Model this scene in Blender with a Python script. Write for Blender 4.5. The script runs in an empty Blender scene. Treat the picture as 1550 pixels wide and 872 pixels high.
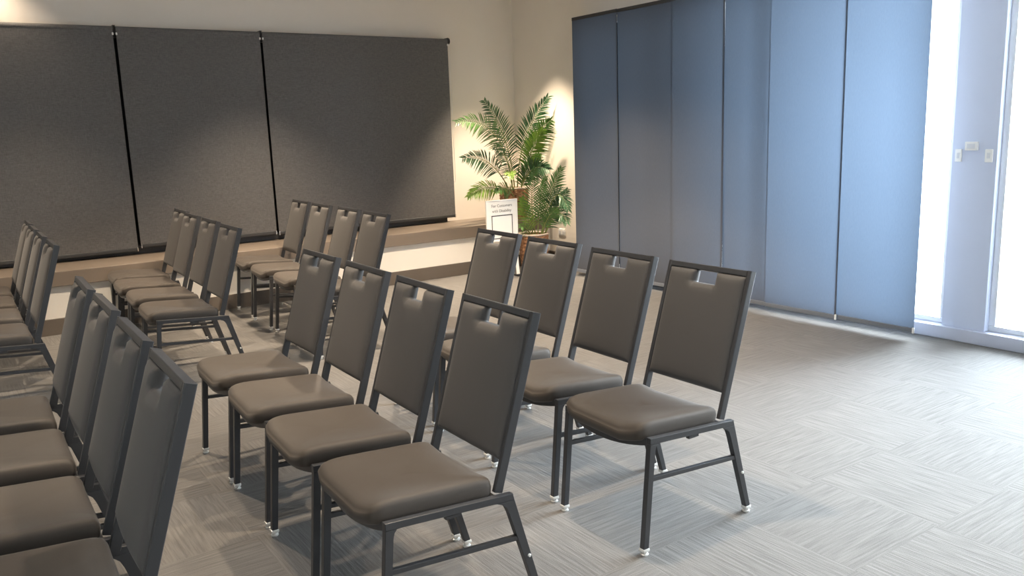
import bpy, bmesh, math, random
from mathutils import Vector, Matrix
random.seed(7)
PI = math.pi
scn = bpy.context.scene
C = scn.collection

# ------------------------------------------------------------------ materials
def new_mat(name):
    m = bpy.data.materials.new(name); m.use_nodes = True
    nt = m.node_tree; nt.nodes.clear()
    out = nt.nodes.new('ShaderNodeOutputMaterial')
    return m, nt, out

def N(nt, t, **kw):
    n = nt.nodes.new(t)
    for k, v in kw.items():
        if k in n.inputs: n.inputs[k].default_value = v
        else: setattr(n, k, v)
    return n

def principled(name, col, rough=0.5, metal=0.0, spec=0.5, bump=0.0, bscale=200.0, vary=0.0, vscale=8.0, sheen=0.0, stretch=None):
    m, nt, out = new_mat(name)
    p = N(nt, 'ShaderNodeBsdfPrincipled')
    p.inputs['Base Color'].default_value = (*col, 1)
    p.inputs['Roughness'].default_value = rough
    p.inputs['Metallic'].default_value = metal
    p.inputs['Specular IOR Level'].default_value = spec
    if sheen: p.inputs['Sheen Weight'].default_value = sheen
    nt.links.new(p.outputs[0], out.inputs[0])
    tc = N(nt, 'ShaderNodeTexCoord')
    src = tc.outputs['Object']
    if stretch:
        mp = N(nt, 'ShaderNodeMapping'); mp.inputs['Scale'].default_value = stretch
        nt.links.new(src, mp.inputs[0]); src = mp.outputs[0]
    if vary:
        nz = N(nt, 'ShaderNodeTexNoise', Scale=vscale, Detail=4.0)
        nt.links.new(src, nz.inputs['Vector'])
        r = N(nt, 'ShaderNodeValToRGB')
        r.color_ramp.elements[0].position = .3; r.color_ramp.elements[1].position = .7
        r.color_ramp.elements[0].color = (*[c*(1-vary) for c in col], 1)
        r.color_ramp.elements[1].color = (*[min(1, c*(1+vary)) for c in col], 1)
        nt.links.new(nz.outputs[0], r.inputs[0]); nt.links.new(r.outputs[0], p.inputs['Base Color'])
    if bump:
        nb = N(nt, 'ShaderNodeTexNoise', Scale=bscale, Detail=3.0)
        nt.links.new(src, nb.inputs['Vector'])
        b = N(nt, 'ShaderNodeBump', Strength=bump, Distance=.002)
        nt.links.new(nb.outputs[0], b.inputs['Height']); nt.links.new(b.outputs[0], p.inputs['Normal'])
    return m

M = {}
M['vinyl'] = principled('chair_vinyl', (.056, .046, .0385), .64, spec=.35, bump=.12, bscale=350, sheen=.1)
M['back_vinyl'] = principled('chair_back_vinyl', (.066, .062, .061), .64, spec=.35, bump=.12, bscale=350, sheen=.1)
M['frame'] = principled('chair_powder_coat', (.038, .039, .043), .36, spec=.5, bump=.05, bscale=600)
M['glide'] = principled('chair_glide', (.80, .80, .78), .22, metal=.35)
M['pan'] = principled('seat_pan', (.02, .02, .02), .7)
M['wall'] = principled('wall_paint', (.86, .80, .73), .75, spec=.2, vary=.02, vscale=1.5, bump=.04, bscale=150)
M['white_wall'] = principled('white_wall_paint', (.92, .88, .82), .7, spec=.2, vary=.02, vscale=1.5)
M['ceil'] = principled('ceiling_paint', (.88, .87, .85), .85, spec=.1)
M['ledge'] = principled('ledge_laminate', (.205, .168, .138), .42, spec=.4, vary=.05, vscale=3)
M['skirt'] = principled('skirting_vinyl', (.125, .105, .088), .45, vary=.06, vscale=4)
M['dark_glass'] = principled('dark_window_glass', (.03, .032, .036), .08)
M['dark_frame'] = principled('dark_window_frame', (.05, .05, .052), .4)
M['white_plastic'] = principled('white_plastic', (.93, .93, .92), .35)
M['alu'] = principled('pale_aluminium', (.78, .80, .84), .35, metal=.3)
M['column'] = principled('flare_tinted_column_paint', (.64, .70, .86), .7, spec=.2, vary=.015, vscale=2)  # grey column paint, lightened and blued to imitate window flare
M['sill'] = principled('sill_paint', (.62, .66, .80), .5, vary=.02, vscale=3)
M['batten'] = principled('batten_grey_blue', (.16, .18, .22), .35)
M['chrome'] = principled('chrome', (.8, .8, .8), .15, metal=1)
M['black'] = principled('black_plastic', (.02, .02, .022), .4)
M['board'] = principled('sign_white', (.88, .88, .87), .4)
M['ink'] = principled('sign_ink', (.06, .06, .065), .5)
M['grey_ink'] = principled('sign_grey_ink', (.22, .22, .22), .5)
M['stem'] = principled('palm_stem', (.22, .27, .08), .5, vary=.2, vscale=20)
M['leaf_mid'] = principled('palm_leaf_mid', (.105, .225, .060), .38, vary=.3, vscale=14)
M['leaf_dark'] = principled('palm_leaf_dark', (.055, .135, .062), .36, vary=.3, vscale=14)
M['leaf_light'] = principled('palm_leaf_light', (.22, .36, .06), .40, vary=.25, vscale=14)
M['soil'] = principled('potting_bark', (.09, .055, .035), .9, bump=.6, bscale=60, vary=.4, vscale=40)
M['rim'] = principled('basket_rim', (.50, .42, .36), .7, bump=.4, bscale=80)

def wicker():
    m, nt, out = new_mat('woven_wicker')
    p = N(nt, 'ShaderNodeBsdfPrincipled', Roughness=.65); nt.links.new(p.outputs[0], out.inputs[0])
    tc = N(nt, 'ShaderNodeTexCoord')
    nz = N(nt, 'ShaderNodeTexNoise', Scale=38.0, Detail=5.0); nt.links.new(tc.outputs['Object'], nz.inputs['Vector'])
    r = N(nt, 'ShaderNodeValToRGB')
    e = r.color_ramp.elements
    e[0].position, e[0].color = .32, (.14, .055, .025, 1)
    e[1].position, e[1].color = .68, (.56, .30, .16, 1)
    nt.links.new(nz.outputs[0], r.inputs[0]); nt.links.new(r.outputs[0], p.inputs['Base Color'])
    return m
M['wicker'] = wicker()

def roller_fabric():
    m, nt, out = new_mat('roller_blind_fabric')
    p = N(nt, 'ShaderNodeBsdfPrincipled', Roughness=.8); p.inputs['Specular IOR Level'].default_value = .25
    nt.links.new(p.outputs[0], out.inputs[0])
    tc = N(nt, 'ShaderNodeTexCoord')
    def streak(sc):
        mp = N(nt, 'ShaderNodeMapping'); mp.inputs['Scale'].default_value = sc
        nz = N(nt, 'ShaderNodeTexNoise', Scale=1.0, Detail=2.0)
        nt.links.new(tc.outputs['Object'], mp.inputs[0]); nt.links.new(mp.outputs[0], nz.inputs['Vector']); return nz.outputs[0]
    a = streak((30, 30, 260)); b = streak((320, 300, 40))
    mix = N(nt, 'ShaderNodeMath', operation='ADD'); nt.links.new(a, mix.inputs[0]); nt.links.new(b, mix.inputs[1])
    r = N(nt, 'ShaderNodeMapRange'); r.inputs['From Min'].default_value = .6; r.inputs['From Max'].default_value = 1.4
    nt.links.new(mix.outputs[0], r.inputs[0])
    ramp = N(nt, 'ShaderNodeValToRGB')
    ramp.color_ramp.elements[0].color = (.104, .102, .102, 1); ramp.color_ramp.elements[1].color = (.184, .180, .179, 1)
    nt.links.new(r.outputs[0], ramp.inputs[0]); nt.links.new(ramp.outputs[0], p.inputs['Base Color'])
    return m
M['roller'] = roller_fabric()

def panel_fabric():
    m, nt, out = new_mat('panel_blind_fabric')
    tc = N(nt, 'ShaderNodeTexCoord')
    mp = N(nt, 'ShaderNodeMapping'); mp.inputs['Scale'].default_value = (200, 260, 40)
    nz = N(nt, 'ShaderNodeTexNoise', Scale=1.0, Detail=2.0)
    nt.links.new(tc.outputs['Object'], mp.inputs[0]); nt.links.new(mp.outputs[0], nz.inputs['Vector'])
    ramp = N(nt, 'ShaderNodeValToRGB')
    ramp.color_ramp.elements[0].color = (.105, .106, .114, 1); ramp.color_ramp.elements[1].color = (.135, .137, .146, 1)
    nt.links.new(nz.outputs[0], ramp.inputs[0])
    d = N(nt, 'ShaderNodeBsdfDiffuse'); nt.links.new(ramp.outputs[0], d.inputs[0])
    t = N(nt, 'ShaderNodeBsdfTranslucent'); t.inputs[0].default_value = (.052, .070, .098, 1)  # blue translucency stands in for window glare over the panels
    mx = N(nt, 'ShaderNodeMixShader'); mx.inputs[0].default_value = .30
    nt.links.new(d.outputs[0], mx.inputs[1]); nt.links.new(t.outputs[0], mx.inputs[2]); nt.links.new(mx.outputs[0], out.inputs[0])
    return m
M['panel'] = panel_fabric()

def clear_glass():
    m, nt, out = new_mat('clear_glass')
    tr = N(nt, 'ShaderNodeBsdfTransparent'); tr.inputs[0].default_value = (.95, .97, .97, 1)
    g = N(nt, 'ShaderNodeBsdfGlossy', Roughness=.02)
    f = N(nt, 'ShaderNodeFresnel', IOR=1.45)
    mx = N(nt, 'ShaderNodeMixShader'); nt.links.new(f.outputs[0], mx.inputs[0]); nt.links.new(tr.outputs[0], mx.inputs[1]); nt.links.new(g.outputs[0], mx.inputs[2])
    nt.links.new(mx.outputs[0], out.inputs[0])
    return m
M['glass'] = clear_glass()

def carpet():
    m, nt, out = new_mat('carpet_tiles')
    p = N(nt, 'ShaderNodeBsdfPrincipled', Roughness=.9); p.inputs['Specular IOR Level'].default_value = .15
    p.inputs['Sheen Weight'].default_value = .1
    nt.links.new(p.outputs[0], out.inputs[0])
    tc = N(nt, 'ShaderNodeTexCoord')
    P0 = tc.outputs['Object']
    rot = N(nt, 'ShaderNodeMapping'); rot.inputs['Location'].default_value = (.18, .07, 0)
    nt.links.new(P0, rot.inputs[0])
    ck = N(nt, 'ShaderNodeTexChecker', Scale=2.0); nt.links.new(rot.outputs[0], ck.inputs['Vector'])
    def streak(sc):
        mp = N(nt, 'ShaderNodeMapping'); mp.inputs['Scale'].default_value = sc
        nz = N(nt, 'ShaderNodeTexNoise', Scale=1.0, Detail=3.0); nz.inputs['Roughness'].default_value = .6
        nt.links.new(P0, mp.inputs[0]); nt.links.new(mp.outputs[0], nz.inputs['Vector']); return nz.outputs[0]
    sx = streak((4.5, 95, 1)); sy = streak((95, 4.5, 1))
    mx = N(nt, 'ShaderNodeMix'); mx.data_type = 'FLOAT'
    nt.links.new(ck.outputs['Fac'], mx.inputs[0]); nt.links.new(sx, mx.inputs[2]); nt.links.new(sy, mx.inputs[3])
    fine = N(nt, 'ShaderNodeTexNoise', Scale=260.0, Detail=2.0); nt.links.new(P0, fine.inputs['Vector'])
    ad = N(nt, 'ShaderNodeMath', operation='MULTIPLY_ADD'); ad.inputs[1].default_value = .35
    nt.links.new(fine.outputs[0], ad.inputs[0]); nt.links.new(mx.outputs[0], ad.inputs[2])
    r = N(nt, 'ShaderNodeValToRGB')
    e = r.color_ramp.elements
    e[0].position, e[0].color = .45, (.105, .100, .096, 1)
    e[1].position, e[1].color = .85, (.175, .168, .161, 1)
    nt.links.new(ad.outputs[0], r.inputs[0])
    # tiles laid at right angles are tinted a touch differently
    tint = N(nt, 'ShaderNodeMix'); tint.data_type = 'RGBA'; tint.blend_type = 'MULTIPLY'; tint.inputs[0].default_value = 1.0
    tr = N(nt, 'ShaderNodeMapRange'); tr.inputs['To Min'].default_value = .965; tr.inputs['To Max'].default_value = 1.0
    nt.links.new(ck.outputs['Fac'], tr.inputs[0])
    nt.links.new(r.outputs[0], tint.inputs[6]); nt.links.new(tr.outputs[0], tint.inputs[7])
    nt.links.new(tint.outputs[2], p.inputs['Base Color'])
    b = N(nt, 'ShaderNodeBump', Strength=.5, Distance=.004); nt.links.new(ad.outputs[0], b.inputs['Height']); nt.links.new(b.outputs[0], p.inputs['Normal'])
    return m
M['carpet'] = carpet()

# ------------------------------------------------------------------ mesh helpers
def obj(name, bm, mat, parent=None, smooth=False, auto=None):
    bmesh.ops.recalc_face_normals(bm, faces=bm.faces)
    me = bpy.data.meshes.new(name); bm.to_mesh(me); bm.free()
    if smooth:
        for p in me.polygons: p.use_smooth = True
        if auto: me.set_sharp_from_angle(angle=math.radians(auto))
    for mm in (mat if isinstance(mat, (list, tuple)) else [mat]): me.materials.append(mm)
    o = bpy.data.objects.new(name, me); C.objects.link(o)
    if parent: o.parent = parent
    return o

def tag(o, label=None, cat=None, group=None, kind=None):
    if label: o['label'] = label
    if cat: o['category'] = cat
    if group: o['group'] = group
    if kind: o['kind'] = kind
    return o

def empty(name, loc=(0, 0, 0), rz=0):
    o = bpy.data.objects.new(name, None); C.objects.link(o)
    o.location = loc; o.rotation_euler = (0, 0, rz); o.empty_display_size = .1
    return o

def box(bm, lo, hi, bev=0.0):
    v = [bm.verts.new((x, y, z)) for x in (lo[0], hi[0]) for y in (lo[1], hi[1]) for z in (lo[2], hi[2])]
    fs = [bm.faces.new([v[i] for i in q]) for q in ((0, 1, 3, 2), (4, 6, 7, 5), (0, 4, 5, 1), (2, 3, 7, 6), (0, 2, 6, 4), (1, 5, 7, 3))]
    if bev:
        es = list({e for f in fs for e in f.edges})
        bmesh.ops.bevel(bm, geom=es, offset=bev, segments=2, affect='EDGES', profile=.5)

def prism_xz(bm, poly, y0, y1, bev=0.0015):
    a = [bm.verts.new((x, y0, z)) for x, z in poly]; b = [bm.verts.new((x, y1, z)) for x, z in poly]
    n = len(poly); fs = [bm.faces.new(a), bm.faces.new(b[::-1])]
    for i in range(n): fs.append(bm.faces.new((a[i], b[i], b[(i+1) % n], a[(i+1) % n])))
    if bev:
        es = list({e for f in fs[:2] for e in f.edges})
        bmesh.ops.bevel(bm, geom=es, offset=bev, segments=2, affect='EDGES', profile=.5)

def rrect(w, h, r=.002, seg=2):
    pts = []
    for cx, cy, a0 in ((w/2-r, h/2-r, 0), (-w/2+r, h/2-r, 90), (-w/2+r, -h/2+r, 180), (w/2-r, -h/2+r, 270)):
        for k in range(seg+1):
            a = math.radians(a0+90*k/seg); pts.append((cx+r*math.cos(a), cy+r*math.sin(a)))
    return pts

def sweep(bm, pts, sec, ref, closed_caps=True):
    pts = [Vector(p) for p in pts]; ref = Vector(ref).normalized(); rings = []
    for i, p in enumerate(pts):
        t0 = (pts[i]-pts[i-1]).normalized() if i else None
        t1 = (pts[i+1]-pts[i]).normalized() if i < len(pts)-1 else None
        t = ((t0 or t1)+(t1 or t0)).normalized()
        n = t.cross(ref).normalized(); b = n.cross(t).normalized()
        s = 1/max(.5, t.dot(t1 or t0))
        rings.append([bm.verts.new(p+b*u+n*(v*s)) for u, v in sec])
    k = len(sec)
    for a, b in zip(rings, rings[1:]):
        for j in range(k): bm.faces.new((a[j], a[(j+1) % k], b[(j+1) % k], b[j]))
    if closed_caps: bm.faces.new(rings[0][::-1]); bm.faces.new(rings[-1])

def tube(bm, pts, r, seg=8):
    sec = [(r*math.cos(2*PI*i/seg), r*math.sin(2*PI*i/seg)) for i in range(seg)]
    pts = [Vector(p) for p in pts]
    d = (pts[-1]-pts[0]).normalized()
    ref = Vector((0, 0, 1)) if abs(d.z) < .8 else Vector((1, 0, 0))
    sweep(bm, pts, sec, ref)

def lathe(bm, prof, cx=0, cy=0, cz=0, seg=24):
    rings = []
    for r, z in prof:
        rings.append([bm.verts.new((cx+r*math.cos(2*PI*i/seg), cy+r*math.sin(2*PI*i/seg), cz+z)) for i in range(seg)])
    for a, b in zip(rings, rings[1:]):
        for j in range(seg): bm.faces.new((a[j], a[(j+1) % seg], b[(j+1) % seg], b[j]))
    bm.faces.new(rings[0][::-1]); bm.faces.new(rings[-1])

# ------------------------------------------------------------------ camera
F_PX, YAW, PITCH, ROLL, CAM_H = 1256.08, .60416, .187700, -.035102, 1.45769
fw = Vector((math.sin(YAW)*math.cos(PITCH), math.cos(YAW)*math.cos(PITCH), -math.sin(PITCH)))
rt = Vector((math.cos(YAW), -math.sin(YAW), 0)); up = rt.cross(fw)
cr, sr = math.cos(ROLL), math.sin(ROLL)
R0 = cr*rt+sr*up; R1 = -sr*rt+cr*up
cam = bpy.data.objects.new('camera', bpy.data.cameras.new('camera')); C.objects.link(cam)
mw = Matrix.Identity(4)
for i in range(3): mw[i][0], mw[i][1], mw[i][2] = R0[i], R1[i], -fw[i]
mw[2][3] = CAM_H
cam.matrix_world = mw
cam.data.sensor_width = 36; cam.data.lens = F_PX/1550*36; cam.data.clip_start = .05
scn.camera = cam

# ------------------------------------------------------------------ room shell
X0, X1, XG = -3.2, 5.58, 5.40          # wall on the far left, return wall by the palms, glazing line
Y0, YL, Y1 = -2.6, 7.25, 7.90          # wall behind the camera, ledge front, wall with roller blinds
ZC = 2.95
def structure(name, bm, m): return tag(obj(name, bm, m), kind='structure')
bm = bmesh.new(); box(bm, (X0-.15, Y0-.15, -.12), (X1+.15, Y1+.15, 0)); structure('floor', bm, M['carpet'])
bm = bmesh.new(); box(bm, (X0-.15, Y0-.15, ZC), (X1+.15, Y1+.15, ZC+.12)); structure('ceiling', bm, M['ceil'])
bm = bmesh.new(); box(bm, (X0-.15, Y1, 0), (X1+.15, Y1+.15, ZC)); structure('wall_back', bm, M['wall'])
bm = bmesh.new(); box(bm, (X0-.15, Y0, 0), (X0, Y1, ZC)); structure('wall_left', bm, M['wall'])
bm = bmesh.new(); box(bm, (X0-.15, Y0-.15, 0), (X1+.15, Y0, ZC)); structure('wall_front', bm, M['wall'])
bm = bmesh.new()
box(bm, (X1, 6.46, 0), (X1+.15, Y1, ZC))                      # return wall behind the palms
structure('wall_right', bm, M['wall'])
bm = bmesh.new()
box(bm, (XG, 6.42, 0), (X1+.15, 6.459, ZC))
box(bm, (XG, Y0, 2.46), (X1+.15, 6.42, ZC))                   # head above the glazing
box(bm, (XG, Y0, 0), (X1+.15, -.6, 2.46))                     # solid wall beside the camera
structure('wall_window', bm, M['wall'])
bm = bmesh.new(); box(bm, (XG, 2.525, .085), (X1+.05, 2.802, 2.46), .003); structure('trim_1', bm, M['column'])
bm = bmesh.new(); box(bm, (XG-.03, -.6, 0), (X1+.05, 6.42, .085), .004); structure('trim_2', bm, M['sill'])
# boxed ledge: low wall, overhanging dark top, skirting
bm = bmesh.new(); box(bm, (X0, 7.30, 0), (X1, Y1, .39)); structure('wall_ledge', bm, M['white_wall'])
bm = bmesh.new(); box(bm, (X0, YL, .384), (5.555, Y1, .50), .004); structure('trim_3', bm, M['ledge'])
bm = bmesh.new(); box(bm, (X0, 7.282, 0), (X1, 7.30, .128), .003); structure('baseboard_back', bm, M['skirt'])
bm = bmesh.new(); box(bm, (X1-.018, 6.46, 0), (X1, 7.282, .128), .003); structure('baseboard_right', bm, M['skirt'])

def window(name, frame_boxes, pane_boxes, fm, gm):
    bm = bmesh.new()
    for lo, hi in frame_boxes: box(bm, lo, hi, .003)
    f = obj(name, bm, fm); tag(f, kind='structure')
    bm = bmesh.new()
    for lo, hi in pane_boxes: box(bm, lo, hi)
    g = obj('window_pane', bm, gm, f)
    return f
# dark window behind the roller blinds
fb = [((-.2, 7.86, .50), (4.60, 7.90, .56)), ((-.2, 7.86, 2.34), (4.60, 7.90, 2.40))]
for x in (-.2, 1.36, 2.60, 4.54): fb.append(((x, 7.86, .56), (x+.06, 7.90, 2.34)))
window('window_1', fb, [((-.14, 7.885, .56), (4.54, 7.897, 2.34))], M['dark_frame'], M['dark_glass'])
# glazing behind the panel blinds
def glaze(name, ya, yb, mull):
    fb = [((XG+.05, ya, .085), (XG+.11, yb, .12)), ((XG+.05, ya, 2.42), (XG+.11, yb, 2.46))]
    for y in [ya]+mull+[yb-.04]: fb.append(((XG+.05, y, .12), (XG+.11, y+.04, 2.42)))
    window(name, fb, [((XG+.075, ya+.01, .10), (XG+.083, yb-.01, 2.44))], M['alu'], M['glass'])
glaze('window_2', 2.802, 6.42, [4.02, 5.22])
glaze('window_3', -.6, 2.525, [.95])

# ------------------------------------------------------------------ roller blinds
def roller_blind(x0, x1, zb, label, end_cap=False, chain=False):
    yb, zt = 7.80, 2.40
    o = tag(empty('roller_blind', ((x0+x1)/2, yb, zt)), label, 'roller blind', 'dark roller blinds along the back wall')
    hx = (x1-x0)/2
    bm = bmesh.new()     # fabric sheet with a slight belly
    nx, nz = 24, 20; rows = []
    for j in range(nz+1):
        z = -(zt-zb)*j/nz
        rows.append([(-hx+2*hx*i/nx, .004*math.sin(PI*j/nz)*math.cos(5*i/nx)-.022, z) for i in range(nx+1)])
    g = [[[bm.verts.new((x, y+d, z)) for x, y, z in r] for r in rows] for d in (0, .0015)]
    for d in (0, 1):
        for j in range(nz):
            for i in range(nx): bm.faces.new((g[d][j][i], g[d][j][i+1], g[d][j+1][i+1], g[d][j+1][i]))
    for j in range(nz):
        for i in (0, nx): bm.faces.new((g[0][j][i], g[0][j+1][i], g[1][j+1][i], g[1][j][i]))
    obj('fabric', bm, M['roller'], o, True, 40)
    bm = bmesh.new(); tube(bm, [(-hx, 0, 0), (hx, 0, 0)], .026, 20); obj('roller_tube', bm, M['roller'], o, True, 40)
    bm = bmesh.new(); sweep(bm, [(-hx, -.022, zb-zt-.006), (hx, -.022, zb-zt-.006)], rrect(.032, .014, .005, 3), (0, 0, 1)); obj('bottom_bar', bm, M['dark_frame'], o, True, 40)
    for sx in (-1, 1):
        bm = bmesh.new(); box(bm, (sx*(hx+.006)-.002, -.03, -.034), (sx*(hx+.006)+.002, .05, .034), .002)
        obj('bracket', bm, M['dark_frame'], o)
        bm = bmesh.new(); box(bm, (sx*(hx-.004)-.005, -.031, zb-zt-.024), (sx*(hx-.004)+.005, -.013, zb-zt+.012), .003)
        obj('bar_end_cap', bm, M['chrome'], o)
        bm = bmesh.new(); box(bm, (sx*(hx-.002)-.006, -.036, -.048), (sx*(hx-.002)+.006, -.020, -.028), .003)
        obj('pin', bm, M['white_plastic'], o)
    if end_cap:
        bm = bmesh.new(); tube(bm, [(hx+.008, 0, 0), (hx+.026, 0, 0)], .034, 20); obj('chain_winder', bm, M['black'], o, True, 40)
        bm = bmesh.new()
        for dy in (-.02, .02): tube(bm, [(hx+.02, dy, 0), (hx+.02, dy, -1.45)], .0022, 6)
        tube(bm, [(hx+.02, .02*math.cos(a), -1.45+.02*math.sin(a)) for a in [PI+PI*k/6 for k in range(7)]], .0022, 6)
        obj('bead_chain', bm, M['white_plastic'], o, True)
    return o
roller_blind(.10, 1.420, .556, 'charcoal roller blind cut off by the photo edge, partly behind the farthest chairs')
roller_blind(1.445, 2.660, .582, 'charcoal roller blind in the middle of three, hanging behind the far block of chairs')
roller_blind(2.683, 4.655, .572, 'widest charcoal roller blind, nearest the palms in the corner', True)

# ------------------------------------------------------------------ panel blinds
edges = [6.378, 5.747, 5.074, 4.512, 4.077, 3.457, 2.886]
plabels = ['dark sliding fabric panel blind at the end beside the palms',
           'dark sliding fabric panel blind, second from the palms',
           'dark sliding fabric panel blind, third from the palms',
           'dark blue-grey sliding panel blind, third from the bright window gap, narrowest showing',
           'blue-grey sliding panel blind, second from the bright window gap',
           'blue-grey sliding panel blind bordering the bright gap before the column']
for k in range(6):
    ya, yb = edges[k+1], edges[k]+.012
    if k == 0: yb = edges[0]
    xo = 5.20 + (.015 if k % 2 else 0)
    zb, zt = .045, 2.485
    o = tag(empty('panel_blind', (xo, (ya+yb)/2, zb)), plabels[k], 'panel blind', 'sliding panel blinds along the window wall')
    hw = (yb-ya)/2; H = zt-zb
    bm = bmesh.new(); nx, nz = 16, 10; g = []
    for d in (0,):
        g.append([[bm.verts.new((d+.003*math.sin(3.1*(i/nx)*2+k*1.7)*math.sin(PI*min(1, j/nz*1.0)), -hw+2*hw*i/nx, .03+(H-.03)*j/nz)) for i in range(nx+1)] for j in range(nz+1)])
    for j in range(nz):
        for i in range(nx): bm.faces.new((g[0][j][i], g[0][j][i+1], g[0][j+1][i+1], g[0][j+1][i]))
    obj('fabric', bm, M['panel'], o, True)
    bm = bmesh.new(); box(bm, (-.005, -hw, 0), (.006, hw, .032), .003); obj('bottom_batten', bm, M['batten'], o)
    bm = bmesh.new(); box(bm, (-.0065, -hw-.004, -.004), (.0075, -hw+.010, .035), .003); obj('batten_end_cap', bm, M['white_plastic'], o)
    bm = bmesh.new(); box(bm, (-.005, -hw, H-.03), (.006, hw, H), .003); obj('carrier', bm, M['dark_frame'], o)
bm = bmesh.new(); box(bm, (5.255, 2.88, 2.448), (5.285, 6.36, 2.474), .003)
for y in (2.95, 4.0, 5.1, 6.2): box(bm, (5.28, y, 2.452), (5.40, y+.04, 2.47))
tag(obj('curtain_track', bm, M['dark_frame']), 'slim dark ceiling-height track carrying the sliding panel blinds', 'track')

# ------------------------------------------------------------------ chairs
W2 = .2305
def zr(x): return .420+(x+.2105)*(-.0314/.4195)
def leg_front(s):
    bm = bmesh.new(); xt, xb, h = -.2105, -.2435, .0135
    zt = zr(-.2)-.022
    poly = [(xt, zt), (xb, .022), (xb+.023, .022), (xt+.022, zt-.026), (xt+.025, zt-.010), (xt+.032, zt-.003), (xt+.046, zr(xt+.046)-.0221)]
    y = (s*W2, s*(W2-.022)); prism_xz(bm, poly, min(y), max(y)); return bm
def leg_rear(s):
    bm = bmesh.new(); xt, xb = .2092, .311
    poly = [(xt+.0055, zr(xt)-.022), (xb, .022), (xb-.023, .022), (xt-.015, zr(xt)-.060), (xt-.023, zr(xt)-.038), (xt-.036, zr(xt)-.026), (xt-.060, zr(xt-.060)-.0221)]
    y = (s*W2, s*(W2-.022)); prism_xz(bm, poly, min(y), max(y)); return bm
def glide(x, y):
    bm = bmesh.new()
    box(bm, (x-.0145, y-.0140, .014), (x+.0145, y+.0140, .026), .003)
    lathe(bm, [(.010, 0), (.010, .015)], x, y, .001, 14)
    lathe(bm, [(.0135, .0), (.0145, .002), (.0145, .006), (.012, .008)], x, y, 0, 16)
    return bm
LEAN = Vector((.336-.172, 0, .92-.385)); LEN = LEAN.length; LD = LEAN.normalized(); LN = Vector((-LD.z, 0, LD.x))
B0 = Vector((.172, 0, .385))
def bp_(y, t, d):                     # point of the leaning back: across, height, out of its front face
    p = B0+LD*((t-.385)/LD.z)+LN*d; return Vector((p.x, y, p.z))
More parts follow.
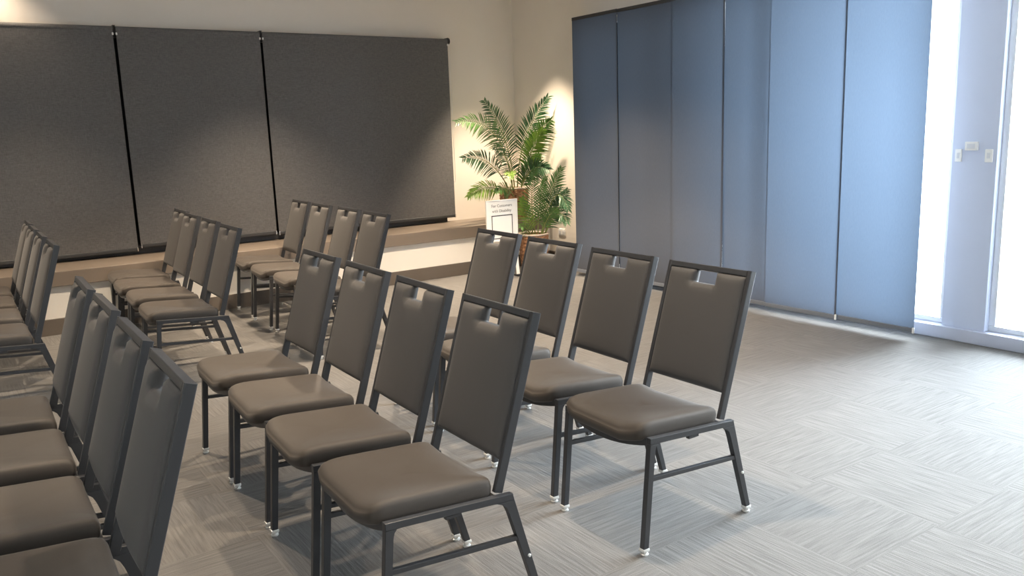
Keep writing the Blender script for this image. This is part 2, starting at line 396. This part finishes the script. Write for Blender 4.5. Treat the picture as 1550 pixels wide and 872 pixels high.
def make_chair():
    o = empty('banquet_chair'); o['category'] = 'chair'; o['group'] = 'black banquet chairs set out in rows'
    # seat cushion: slung saddle shape with soft edges
    bm = bmesh.new(); nseg = 104
    x0, x1, hw = -.236, .160, .2035
    def outline(a, ins, r=.05):
        L = (x1-x0)/2-ins; Wd = hw-ins; c, s_ = math.cos(a), math.sin(a)
        e = 2/15.0
        px = math.copysign(abs(c)**e, c)*L; py = math.copysign(abs(s_)**e, s_)*Wd
        px += (-.016*(1-(py/Wd)**2) if px < 0 else 0)*(abs(px)/L)**2
        return (x0+x1)/2+px, py
    def sag(x, y):
        q = 1-min(1, (y/hw)**2); fr = max(0, min(1, (x1-x)/(x1-x0)))
        return -(.020+.012*fr**2)*q
    rings = []
    prof = [(.060, .000), (.010, .000), (.002, .005), (-.001, .018), (-.002, .036), (.000, .050), (.004, .059), (.011, .0655), (.022, .069), (.045, .071), (.09, .072), (.14, .0725), (.18, .0725)]
    for ins, z in prof:
        ring = []
        for i in range(nseg):
            x, y = outline(2*PI*i/nseg+.01, ins)
            drop = -.012*max(0, (-.14-x)/.10)**2 if z > .04 else 0
            ring.append(bm.verts.new((x, y, zr(x)-.012+z+sag(x, y)+drop)))
        rings.append(ring)
    for a, b in zip(rings, rings[1:]):
        for j in range(nseg): bm.faces.new((a[j], a[(j+1) % nseg], b[(j+1) % nseg], b[j]))
    bm.faces.new(rings[0][::-1])
    cz = rings[-1]; cv = bm.verts.new((sum(v.co.x for v in cz)/nseg, 0, sum(v.co.z for v in cz)/nseg-.003))
    for j in range(nseg): bm.faces.new((cz[j], cz[(j+1) % nseg], cv))
    obj('seat', bm, M['vinyl'], o, True)
    # side rails, bowed front apron, rear bar, seat pan
    bm = bmesh.new()
    for s in (-1, 1):
        a, b = -.2105, .2092
        y = (s*W2, s*(W2-.022))
        prism_xz(bm, [(a, zr(a)), (b, zr(b)), (b+.0055, zr(b)-.0219), (a, zr(a)-.0219)], min(y), max(y), .0018)
    k = 14
    sweep(bm, [(-.197-.020*(1-(2*i/k-1)**2), -.206+.412*i/k, .402-.026*(1-(2*i/k-1)**2)) for i in range(k+1)], rrect(.026, .022, .003), (0, 0, 1))
    sweep(bm, [(.150, -.206, .377), (.150, .206, .377)], rrect(.024, .022, .002), (0, 0, 1))
    for s in (-1, 1):
        box(bm, (-.02, s*.218-.008, zr(0)-.034), (.03, s*.218+.008, zr(0)-.0235), .002)      # stacking buffers
    obj('seat_frame', bm, M['frame'], o)
    for s in (-1, 1):
        for fn, gx, nm in ((leg_front, -.232, 0), (leg_rear, .2995, 1)):
            l = obj('leg', fn(s), M['frame'], o)
            tag(obj('glide', glide(gx, s*(W2-.011)), M['glide'], l, True, 40), 'pale glide')
            if nm:
                bm = bmesh.new(); lathe(bm, [(.0055, 0), (.0055, .004), (.004, .006)], 0, 0, 0, 14)
                bmesh.ops.transform(bm, matrix=Matrix.Rotation(-s*PI/2, 4, 'X'), verts=bm.verts)
                bmesh.ops.translate(bm, vec=(.2092+.0135-.014+.0915*.56, s*W2, .172), verts=bm.verts)
                obj('plug', bm, M['glide'], l, True, 40)
        bm = bmesh.new(); y = s*(W2-.011)
        sweep(bm, [(-.222, y, .272), (.238, y, .238)], rrect(.016, .016, .002), (0, 1, 0)); obj('stretcher', bm, M['frame'], o)
    # back frame
    bm = bmesh.new(); hb = .2055
    sec = rrect(.017, .030, .003)
    for s in (-1, 1):
        sweep(bm, [bp_(s*(hb-.0085), .392, 0), bp_(s*(hb-.0085), .65, 0), bp_(s*(hb-.0085), .9199, 0)], sec, (0, 1, 0))
    sweep(bm, [bp_(-(hb-.017), .909, 0), bp_(hb-.017, .909, 0)], rrect(.022, .030, .003), LD)
    obj('back_frame', bm, M['frame'], o)
    # padded back with a hand hole at the top
    bm = bmesh.new(); pw = hb-.016; tb, tt = .482, .899; nh, nd = .052, .046
    ys = sorted(set([-pw, -pw+.004, -pw+.010, -pw+.02, -pw+.04, -.12, -.09, -nh-.03, -nh-.012, -nh-.004, -nh, -nh+.02, 0, nh-.02, nh, nh+.004, nh+.012, nh+.03, .09, .12, pw-.04, pw-.02, pw-.010, pw-.004, pw]))
    ts = sorted(set([tb, tb+.004, tb+.010, tb+.02, tb+.04] + [tb+.04+(tt-nd-.04-tb-.04)*q/8 for q in range(1, 9)] + [tt-nd-.025, tt-nd-.012, tt-nd-.004, tt-nd, tt-nd+.004, tt-nd+.012, tt-.022, tt-.012, tt-.004, tt]))
    def hole(y, t): return abs(y) < nh-1e-6 and t > tt-nd+1e-6
    def dist(y, t):
        d = min(pw-abs(y), tt-t, t-tb)
        dx = max(abs(y)-nh, 0); dt = max((tt-nd)-t, 0)
        return max(0, min(d, math.hypot(dx, dt)))
    def puff(y, t):
        d = dist(y, t); q = min(1, d/.030); return math.sqrt(max(0, 1-(1-q)**2))
    V = {}
    def vert(i, j, f):
        key = (i, j, f)
        if key not in V:
            y, t = ys[i], ts[j]; q = puff(y, t)
            V[key] = bm.verts.new(bp_(y, t, (.005+.018*q+.012*q*(1-(y/pw)**2)*(1-.25*abs(2*(t-tb)/(tt-tb)-1)**3)) if f else (-.010-.006*q)))
        return V[key]
    cells = {(i, j) for i in range(len(ys)-1) for j in range(len(ts)-1) if not hole((ys[i]+ys[i+1])/2, (ts[j]+ts[j+1])/2)}
    for i, j in cells:
        for f in (0, 1): bm.faces.new((vert(i, j, f), vert(i+1, j, f), vert(i+1, j+1, f), vert(i, j+1, f)))
        for (di, dj, e) in ((-1, 0, ((i, j), (i, j+1))), (1, 0, ((i+1, j), (i+1, j+1))), (0, -1, ((i, j), (i+1, j))), (0, 1, ((i, j+1), (i+1, j+1)))):
            if (i+di, j+dj) not in cells:
                a, b = e; bm.faces.new((vert(*a, 0), vert(*b, 0), vert(*b, 1), vert(*a, 1)))
    obj('backrest', bm, M['back_vinyl'], o, True, 60)
    return o
def dup(root):
    r = root.copy(); C.objects.link(r)
    for ch in list(root.children):
        c = ch.copy(); C.objects.link(c); c.parent = r
        for g in ch.children:
            d = g.copy(); C.objects.link(d); d.parent = c
    return r
rows = {
 'A': ('in near block, row by the panel blinds', [(2.172, 3.743, -.027), (2.145, 3.221, -.021), (2.105, 2.676, -.022), (2.084, 2.155, .001)]),
 'B': ('in near block, middle row', [(1.137, 3.706, -.010), (1.125, 3.185, -.029), (1.106, 2.668, -.034), (1.101, 2.159, -.012)]),
 'E': ('in near block, row cut off by photo edge', [(.120, 3.663, -.031), (.116, 3.155, -.019), (.105, 2.621, -.015), (.094, 2.118, -.027)]),
 'C': ('in far block, row nearest the palms', [(2.300, 7.004, -.040), (2.266, 6.457, -.035), (2.258, 5.907, -.041), (2.224, 5.362, -.026)]),
 'D': ('in far block, middle row', [(1.300, 7.010, -.025), (1.256, 6.500, -.025), (1.241, 5.953, -.030), (1.211, 5.386, -.026)]),
 'F': ('in far block, row cut off by photo edge', [(.225, 7.010, -.02), (.210, 6.490, -.02), (.202, 5.950, -.025), (.198, 5.382, -.010)]),
}
order = ['farthest from camera', 'third from camera', 'second from camera', 'nearest camera']
proto = None
for key, (where, spots) in rows.items():
    for k, (x, y, a) in enumerate(spots):
        if proto is None: proto = o = make_chair()
        else: o = dup(proto)
        o.location = (x, y, 0); o.rotation_euler = (0, 0, a)
        o['label'] = f'black padded chair {where}, {order[k]}'

# ------------------------------------------------------------------ sign
sg = tag(empty('sign_stand', (4.62, 6.83, 0), 0), 'white notice board on a small floor stand in front of the palms', 'sign')
bm = bmesh.new(); box(bm, (-.187, -.006, .375), (.187, .006, .785), .003); obj('sign_board', bm, M['board'], sg)
bm = bmesh.new()
for a in ((-.187, .779, .187, .785), (-.187, .375, .187, .381), (-.187, .381, -.181, .779), (.181, .381, .187, .779)):
    box(bm, (a[0], -.011, a[1]), (a[2], -.0062, a[3]))
obj('board_edging', bm, M['white_plastic'], sg)
bm = bmesh.new(); x0, x1, z0, z1 = -.125, .125, .40, .635
for a in ((x0, z1-.008, x1, z1), (x0, z0, x1, z0+.008), (x0, z0, x0+.008, z1), (x1-.008, z0, x1, z1)):
    box(bm, (a[0], -.0085, a[1]), (a[2], -.0062, a[3]))
obj('printed_frame', bm, M['ink'], sg)
def text(body, size, loc, mat, parent, name='lettering'):
    cu = bpy.data.curves.new('t', 'FONT'); cu.body = body; cu.size = size; cu.align_x = 'CENTER'; cu.extrude = .0006
    t = bpy.data.objects.new('t', cu); C.objects.link(t)
    dg = bpy.context.evaluated_depsgraph_get(); me = bpy.data.meshes.new_from_object(t.evaluated_get(dg))
    bpy.data.objects.remove(t); bpy.data.curves.remove(cu)
    me.transform(Matrix.Rotation(PI/2, 4, 'X')); me.materials.clear(); me.materials.append(mat)
    o = bpy.data.objects.new(name, me); C.objects.link(o); o.parent = parent; o.location = loc; return o
text('For Customers', .040, (0, -.0072, .716), M['grey_ink'], sg)
text('with Disability', .040, (0, -.0072, .664), M['grey_ink'], sg)
for sx in (-1, 1):
    bm = bmesh.new(); sweep(bm, [(sx*.155, .012, .40), (sx*.165, -.02, .012)], rrect(.036, .012, .003), (1, 0, 0))
    l = obj('leg', bm, M['board'], sg)
    bm = bmesh.new(); box(bm, (sx*.165-.028, -.05, 0), (sx*.165+.028, .02, .022), .006); obj('foot', bm, M['black'], l)
bm = bmesh.new(); sweep(bm, [(.10, .012, .60), (.205, .215, .02)], rrect(.085, .010, .003), (1, 0, 0))
l = obj('leg', bm, M['board'], sg)
bm = bmesh.new(); box(bm, (.165, .18, 0), (.245, .24, .03), .006); obj('foot', bm, M['black'], l)

# ------------------------------------------------------------------ palms
def basket(bm, r0, r1, h, seg=72, nz=22):
    rings = []
    for j in range(nz+1):
        t = j/nz; r = r0+(r1-r0)*t+.006*math.sin(PI*t)
        rings.append([bm.verts.new(((r+.0045*(1 if (i//3+j) % 2 else -1)*(0 if j in (0, nz) else 1))*math.cos(2*PI*i/seg), (r+.0045*(1 if (i//3+j) % 2 else -1)*(0 if j in (0, nz) else 1))*math.sin(2*PI*i/seg), h*t)) for i in range(seg)])
    inner = [[bm.verts.new((rr*math.cos(2*PI*i/seg), rr*math.sin(2*PI*i/seg), z)) for i in range(seg)] for rr, z in ((r1-.014, h), (r1-.016, h*.5))]
    allr = rings+inner
    for a, b in zip(allr, allr[1:]):
        for j in range(seg): bm.faces.new((a[j], a[(j+1) % seg], b[(j+1) % seg], b[j]))
    bm.faces.new(rings[0][::-1])
def bez(a, b, c, t): return a*(1-t)**2+b*2*t*(1-t)+c*t*t
VIEW = Vector((-.55, -.80, .25)).normalized()     # fronds fan out towards the open room
def frond(pts, width, mats, parent, n=30, start=.25, roll=0.0, droop=.25, lw=.0068):
    a, b, c = [Vector(p) for p in pts]
    bm = bmesh.new()
    ns = 18; sec_n = 6; rings = []
    for k in range(ns+1):
        t = k/ns; p = bez(a, b, c, t); d = (bez(a, b, c, min(1, t+.02))-bez(a, b, c, max(0, t-.02))).normalized()
        u = d.cross(VIEW).normalized(); w = d.cross(u); r = .0065*(1-t)+.0012
        rings.append([bm.verts.new(p+u*r*math.cos(2*PI*i/sec_n)+w*r*math.sin(2*PI*i/sec_n)) for i in range(sec_n)])
    for x, y in zip(rings, rings[1:]):
        for j in range(sec_n): bm.faces.new((x[j], x[(j+1) % sec_n], y[(j+1) % sec_n], y[j]))
    bm.faces.new(rings[0][::-1]); bm.faces.new(rings[-1])
    for f in bm.faces: f.material_index = 1
    for k in range(n):
        t = start+(1-start)*(k+.5)/n
        p = bez(a, b, c, t); d = (bez(a, b, c, min(1, t+.02))-bez(a, b, c, max(0, t-.02))).normalized()
        nrm = (VIEW-d*VIEW.dot(d)).normalized(); nrm = Matrix.Rotation(roll, 3, d) @ nrm
        s0 = d.cross(nrm).normalized()
        q = (k+.5)/n
        L = width*1.22*(.45+.55*math.sin(PI*min(1, q*.95+.18)))*(1 if q < .9 else .8)
        for sgn in (-1, 1):
            ang = math.radians(52-24*q+random.uniform(-4, 4))
            ld = (s0*sgn*math.sin(ang)+d*math.cos(ang)+nrm*random.uniform(.05, .28)).normalized()
            wd = ld.cross(nrm).normalized()*(lw+.0022*random.random())
            up_ = nrm*.0022
            ll = L*random.uniform(.88, 1.08)
            def P(f): return p+ld*ll*f+Vector((0, 0, -1))*droop*ll*f*f
            mid = [P(0), P(.3), P(.65), P(1)]
            wl = [.35, 1.0, .8]
            lv = [bm.verts.new(mid[i]+wd*wl[i]+up_) for i in range(3)]; cv = [bm.verts.new(mid[i]) for i in range(3)]; rv = [bm.verts.new(mid[i]-wd*wl[i]+up_) for i in range(3)]
            tp = bm.verts.new(mid[3])
            for i in range(2):
                bm.faces.new((lv[i], cv[i], cv[i+1], lv[i+1])); bm.faces.new((cv[i], rv[i], rv[i+1], cv[i+1]))
            bm.faces.new((lv[2], cv[2], tp)); bm.faces.new((cv[2], rv[2], tp))
    me = bpy.data.meshes.new('frond'); bm.to_mesh(me); bm.free()
    for m_ in mats: me.materials.append(m_)
    o = bpy.data.objects.new('frond', me); C.objects.link(o); o.parent = parent
    return o
# pixel of the photograph at a given distance from the back wall -> point in the room (used once to lay out each frond)
def at(u, v, y):
    d = R0*((u-775)/F_PX)+R1*(-(v-436)/F_PX)+fw
    return Vector((0, 0, CAM_H))+d*(y/d.y)
def palm(label, loc, r0, r1, h, fronds, basket_label=None):
    o = tag(empty('potted_palm', loc), label, 'potted plant', 'potted palms in the corner')
    bm = bmesh.new(); basket(bm, r0, r1, h); b = obj('basket', bm, M['wicker'], o, True, 50)
    bm = bmesh.new(); bmesh.ops.create_circle(bm, cap_ends=True, segments=40, radius=r1-.016)
    for v in bm.verts: v.co.z = h*.86+.006*random.random()
    obj('potting_bark', bm, M['soil'], o)
    bm = bmesh.new(); k = 48
    rr = [(r1+.004, h-.012), (r1+.007, h), (r1-.004, h+.009), (r1-.015, h), (r1-.013, h-.012)]
    rings = [[bm.verts.new((r*math.cos(2*PI*i/k), r*math.sin(2*PI*i/k), z)) for i in range(k)] for r, z in rr]
    for q in range(5):
        x, y = rings[q], rings[(q+1) % 5]
        for j in range(k): bm.faces.new((x[j], x[(j+1) % k], y[(j+1) % k], y[j]))
    obj('rim', bm, M['rim'], b, True)
    L = Vector(loc)
    for base, mid, tip, w, mt, kw in fronds:
        p = [at(*base)-L, at(*mid)-L, at(*tip)-L]
        frond(p, w, [M[mt], M['stem']], o, **kw)
    return o
palm('tall palm in a woven basket on the ledge, behind the notice board', (5.29, 7.56, .50), .135, .160, .335, [
    ((778, 300, 7.55), (765, 168, 7.40), (690, 185, 7.15), .19, 'leaf_mid', dict(start=.38)),
    ((780, 300, 7.56), (775, 205, 7.50), (732, 152, 7.35), .20, 'leaf_dark', dict(start=.36)),
    ((784, 300, 7.56), (778, 215, 7.45), (829, 147, 7.18), .19, 'leaf_dark', dict(start=.44)),
    ((786, 300, 7.55), (806, 200, 7.35), (834, 182, 7.05), .20, 'leaf_mid', dict(start=.34)),
    ((786, 300, 7.55), (795, 235, 7.30), (822, 196, 7.00), .18, 'leaf_light', dict(start=.42)),
    ((776, 300, 7.52), (748, 228, 7.35), (700, 240, 7.20), .17, 'leaf_dark', dict(start=.35)),
    ((776, 302, 7.50), (742, 268, 7.40), (708, 298, 7.30), .14, 'leaf_light', dict(start=.35)),
    ((784, 300, 7.50), (800, 240, 7.20), (830, 256, 6.95), .18, 'leaf_dark', dict(start=.30)),
    ((780, 300, 7.50), (765, 240, 7.20), (775, 270, 6.95), .10, 'leaf_light', dict(start=.45, n=18)),
    ((780, 300, 7.50), (778, 240, 7.30), (748, 222, 7.10), .18, 'leaf_dark', dict(start=.30)),
    ((786, 300, 7.48), (792, 262, 7.30), (815, 235, 7.20), .17, 'leaf_mid', dict(start=.25)),
    ((780, 302, 7.48), (768, 275, 7.25), (750, 290, 7.10), .12, 'leaf_mid', dict(start=.25)),
])
palm('shorter bushy palm in a woven floor basket, beside the panel blinds', (5.10, 6.96, 0), .125, .155, .39, [
    ((814, 372, 6.96), (798, 300, 6.94), (810, 255, 6.86), .14, 'leaf_mid', dict(start=.28, n=24, lw=.0052)),
    ((816, 372, 6.96), (828, 300, 6.88), (850, 254, 6.72), .17, 'leaf_mid', dict(start=.28, n=26, lw=.0055)),
    ((818, 372, 6.96), (840, 252, 6.78), (860, 318, 6.52), .15, 'leaf_dark', dict(start=.34, n=26, lw=.0055)),
    ((818, 372, 6.95), (846, 296, 6.76), (858, 338, 6.50), .14, 'leaf_dark', dict(start=.34, n=22, lw=.0055)),
    ((814, 372, 6.96), (798, 330, 6.98), (790, 300, 7.00), .13, 'leaf_light', dict(start=.30, n=18, lw=.007)),
    ((815, 372, 6.96), (812, 310, 6.95), (826, 268, 6.92), .11, 'leaf_mid', dict(start=.30, n=20, lw=.007)),
    ((817, 372, 6.96), (838, 318, 6.86), (860, 286, 6.62), .14, 'leaf_dark', dict(start=.27, n=24, lw=.0055)),
    ((813, 372, 6.95), (794, 335, 6.90), (788, 345, 6.82), .10, 'leaf_mid', dict(start=.28, n=16, lw=.0055)),
    ((816, 372, 6.92), (826, 322, 6.80), (844, 316, 6.66), .12, 'leaf_mid', dict(start=.32, n=20, lw=.0052)),
])

# ------------------------------------------------------------------ wall fittings
def plate(name, lo, hi, label, cat, group, rocker_or_display):
    bm = bmesh.new(); box(bm, lo, hi, .003); o = tag(obj(name, bm, M['white_plastic']), label, cat, group)
    bm = bmesh.new()
    box(bm, *rocker_or_display, .002); obj('rocker_or_display' if 'switch' in name else 'display', bm, M['alu'], o)
    return o
plate('light_switch', (XG-.010, 2.737, 1.163), (XG, 2.778, 1.242), 'white upright switch on the column, on the side towards the blinds', 'switch', 'white fittings on the column', ((XG-.014, 2.748, 1.185), (XG-.0095, 2.767, 1.22)))
plate('light_switch', (XG-.010, 2.547, 1.161), (XG, 2.594, 1.241), 'white upright switch on the column, on the side towards the bright door glass', 'switch', 'white fittings on the column', ((XG-.014, 2.560, 1.185), (XG-.0095, 2.581, 1.22)))
plate('light_switch', (XG-.022, 2.636, 1.234), (XG, 2.714, 1.288), 'white oblong thermostat on the column, above and between two upright switches', 'switch', 'white fittings on the column', ((XG-.025, 2.650, 1.246), (XG-.0215, 2.700, 1.276)))  # this one is a thermostat, filed with the switches
bm = bmesh.new(); box(bm, (X1-.010, 7.02, .315), (X1, 7.14, .385), .003)
po = tag(obj('power_outlet', bm, M['white_plastic']), 'white double power outlet low on the wall between the palms and panel blinds', 'outlet')
for y in (7.05, 7.11):
    bm = bmesh.new(); box(bm, (X1-.013, y-.018, .33), (X1-.0095, y+.018, .365), .002); obj('socket', bm, M['alu'], po)

# ------------------------------------------------------------------ lights
def spot(name, x, y, e, size=100, blend=.6, col=(1, .80, .58), r=.05):
    l = bpy.data.lights.new(name, 'SPOT'); l.energy = e; l.spot_size = math.radians(size); l.spot_blend = blend; l.color = col; l.shadow_soft_size = r
    o = bpy.data.objects.new(name, l); C.objects.link(o); o.location = (x, y, ZC-.02); return o
for x, y, e, s, b in [(.58, 7.68, 22, 112, 1), (.7, 6.8, 140, 80, 1), (4.98, 7.12, 350, 66, .6),
                   (.65, 5.2, 190, 102, .25), (2.85, 5.1, 260, 102, .25), (3.8, 5.1, 260, 102, .75), (4.4, 5.7, 120, 70, .6), (2.5, 6.75, 320, 84, 1),
                   (1.95, 2.5, 165, 100, .6), (.92, 2.7, 95, 58, .8), (-1.8, 5.4, 60, 100, .3), (1.4, -.6, 90, 110, .6)]:
    spot('downlight', x, y, e, s, b)
def area(name, loc, rot, sx, sy, e, col):
    l = bpy.data.lights.new(name, 'AREA'); l.shape = 'RECTANGLE'; l.size = sx; l.size_y = sy; l.energy = e; l.color = col
    o = bpy.data.objects.new(name, l); C.objects.link(o); o.location = loc; o.rotation_euler = rot; return o
# daylight lamps outside the glazing
area('added_daylight', (6.9, 2.7, 1.38), (0, math.radians(90), 0), 2.7, 2.0, 920, (.80, .90, 1))  # added lamp; its falloff imitates the glare gradient across the panel blinds
area('added_daylight', (7.2, .6, 2.6), (0, math.radians(60), 0), 1.8, 2.4, 500, (.90, .95, 1))
w = bpy.data.worlds.new('sky'); scn.world = w; w.use_nodes = True
bg = w.node_tree.nodes['Background']; bg.inputs[0].default_value = (.86, .93, 1, 1); bg.inputs[1].default_value = 4.0
for y0, y1 in ((-.6, 2.525), (2.802, 6.42)):
    p = area('window_portal', (5.62, (y0+y1)/2, 1.27), (0, PI/2, 0), 2.4, y1-y0, 1, (1, 1, 1)); p.data.cycles.is_portal = True

scn.view_settings.view_transform = 'Standard'
scn.view_settings.look = 'None'
scn.view_settings.exposure = .62
scn.view_settings.gamma = 1
scn.view_settings.use_curve_mapping = False
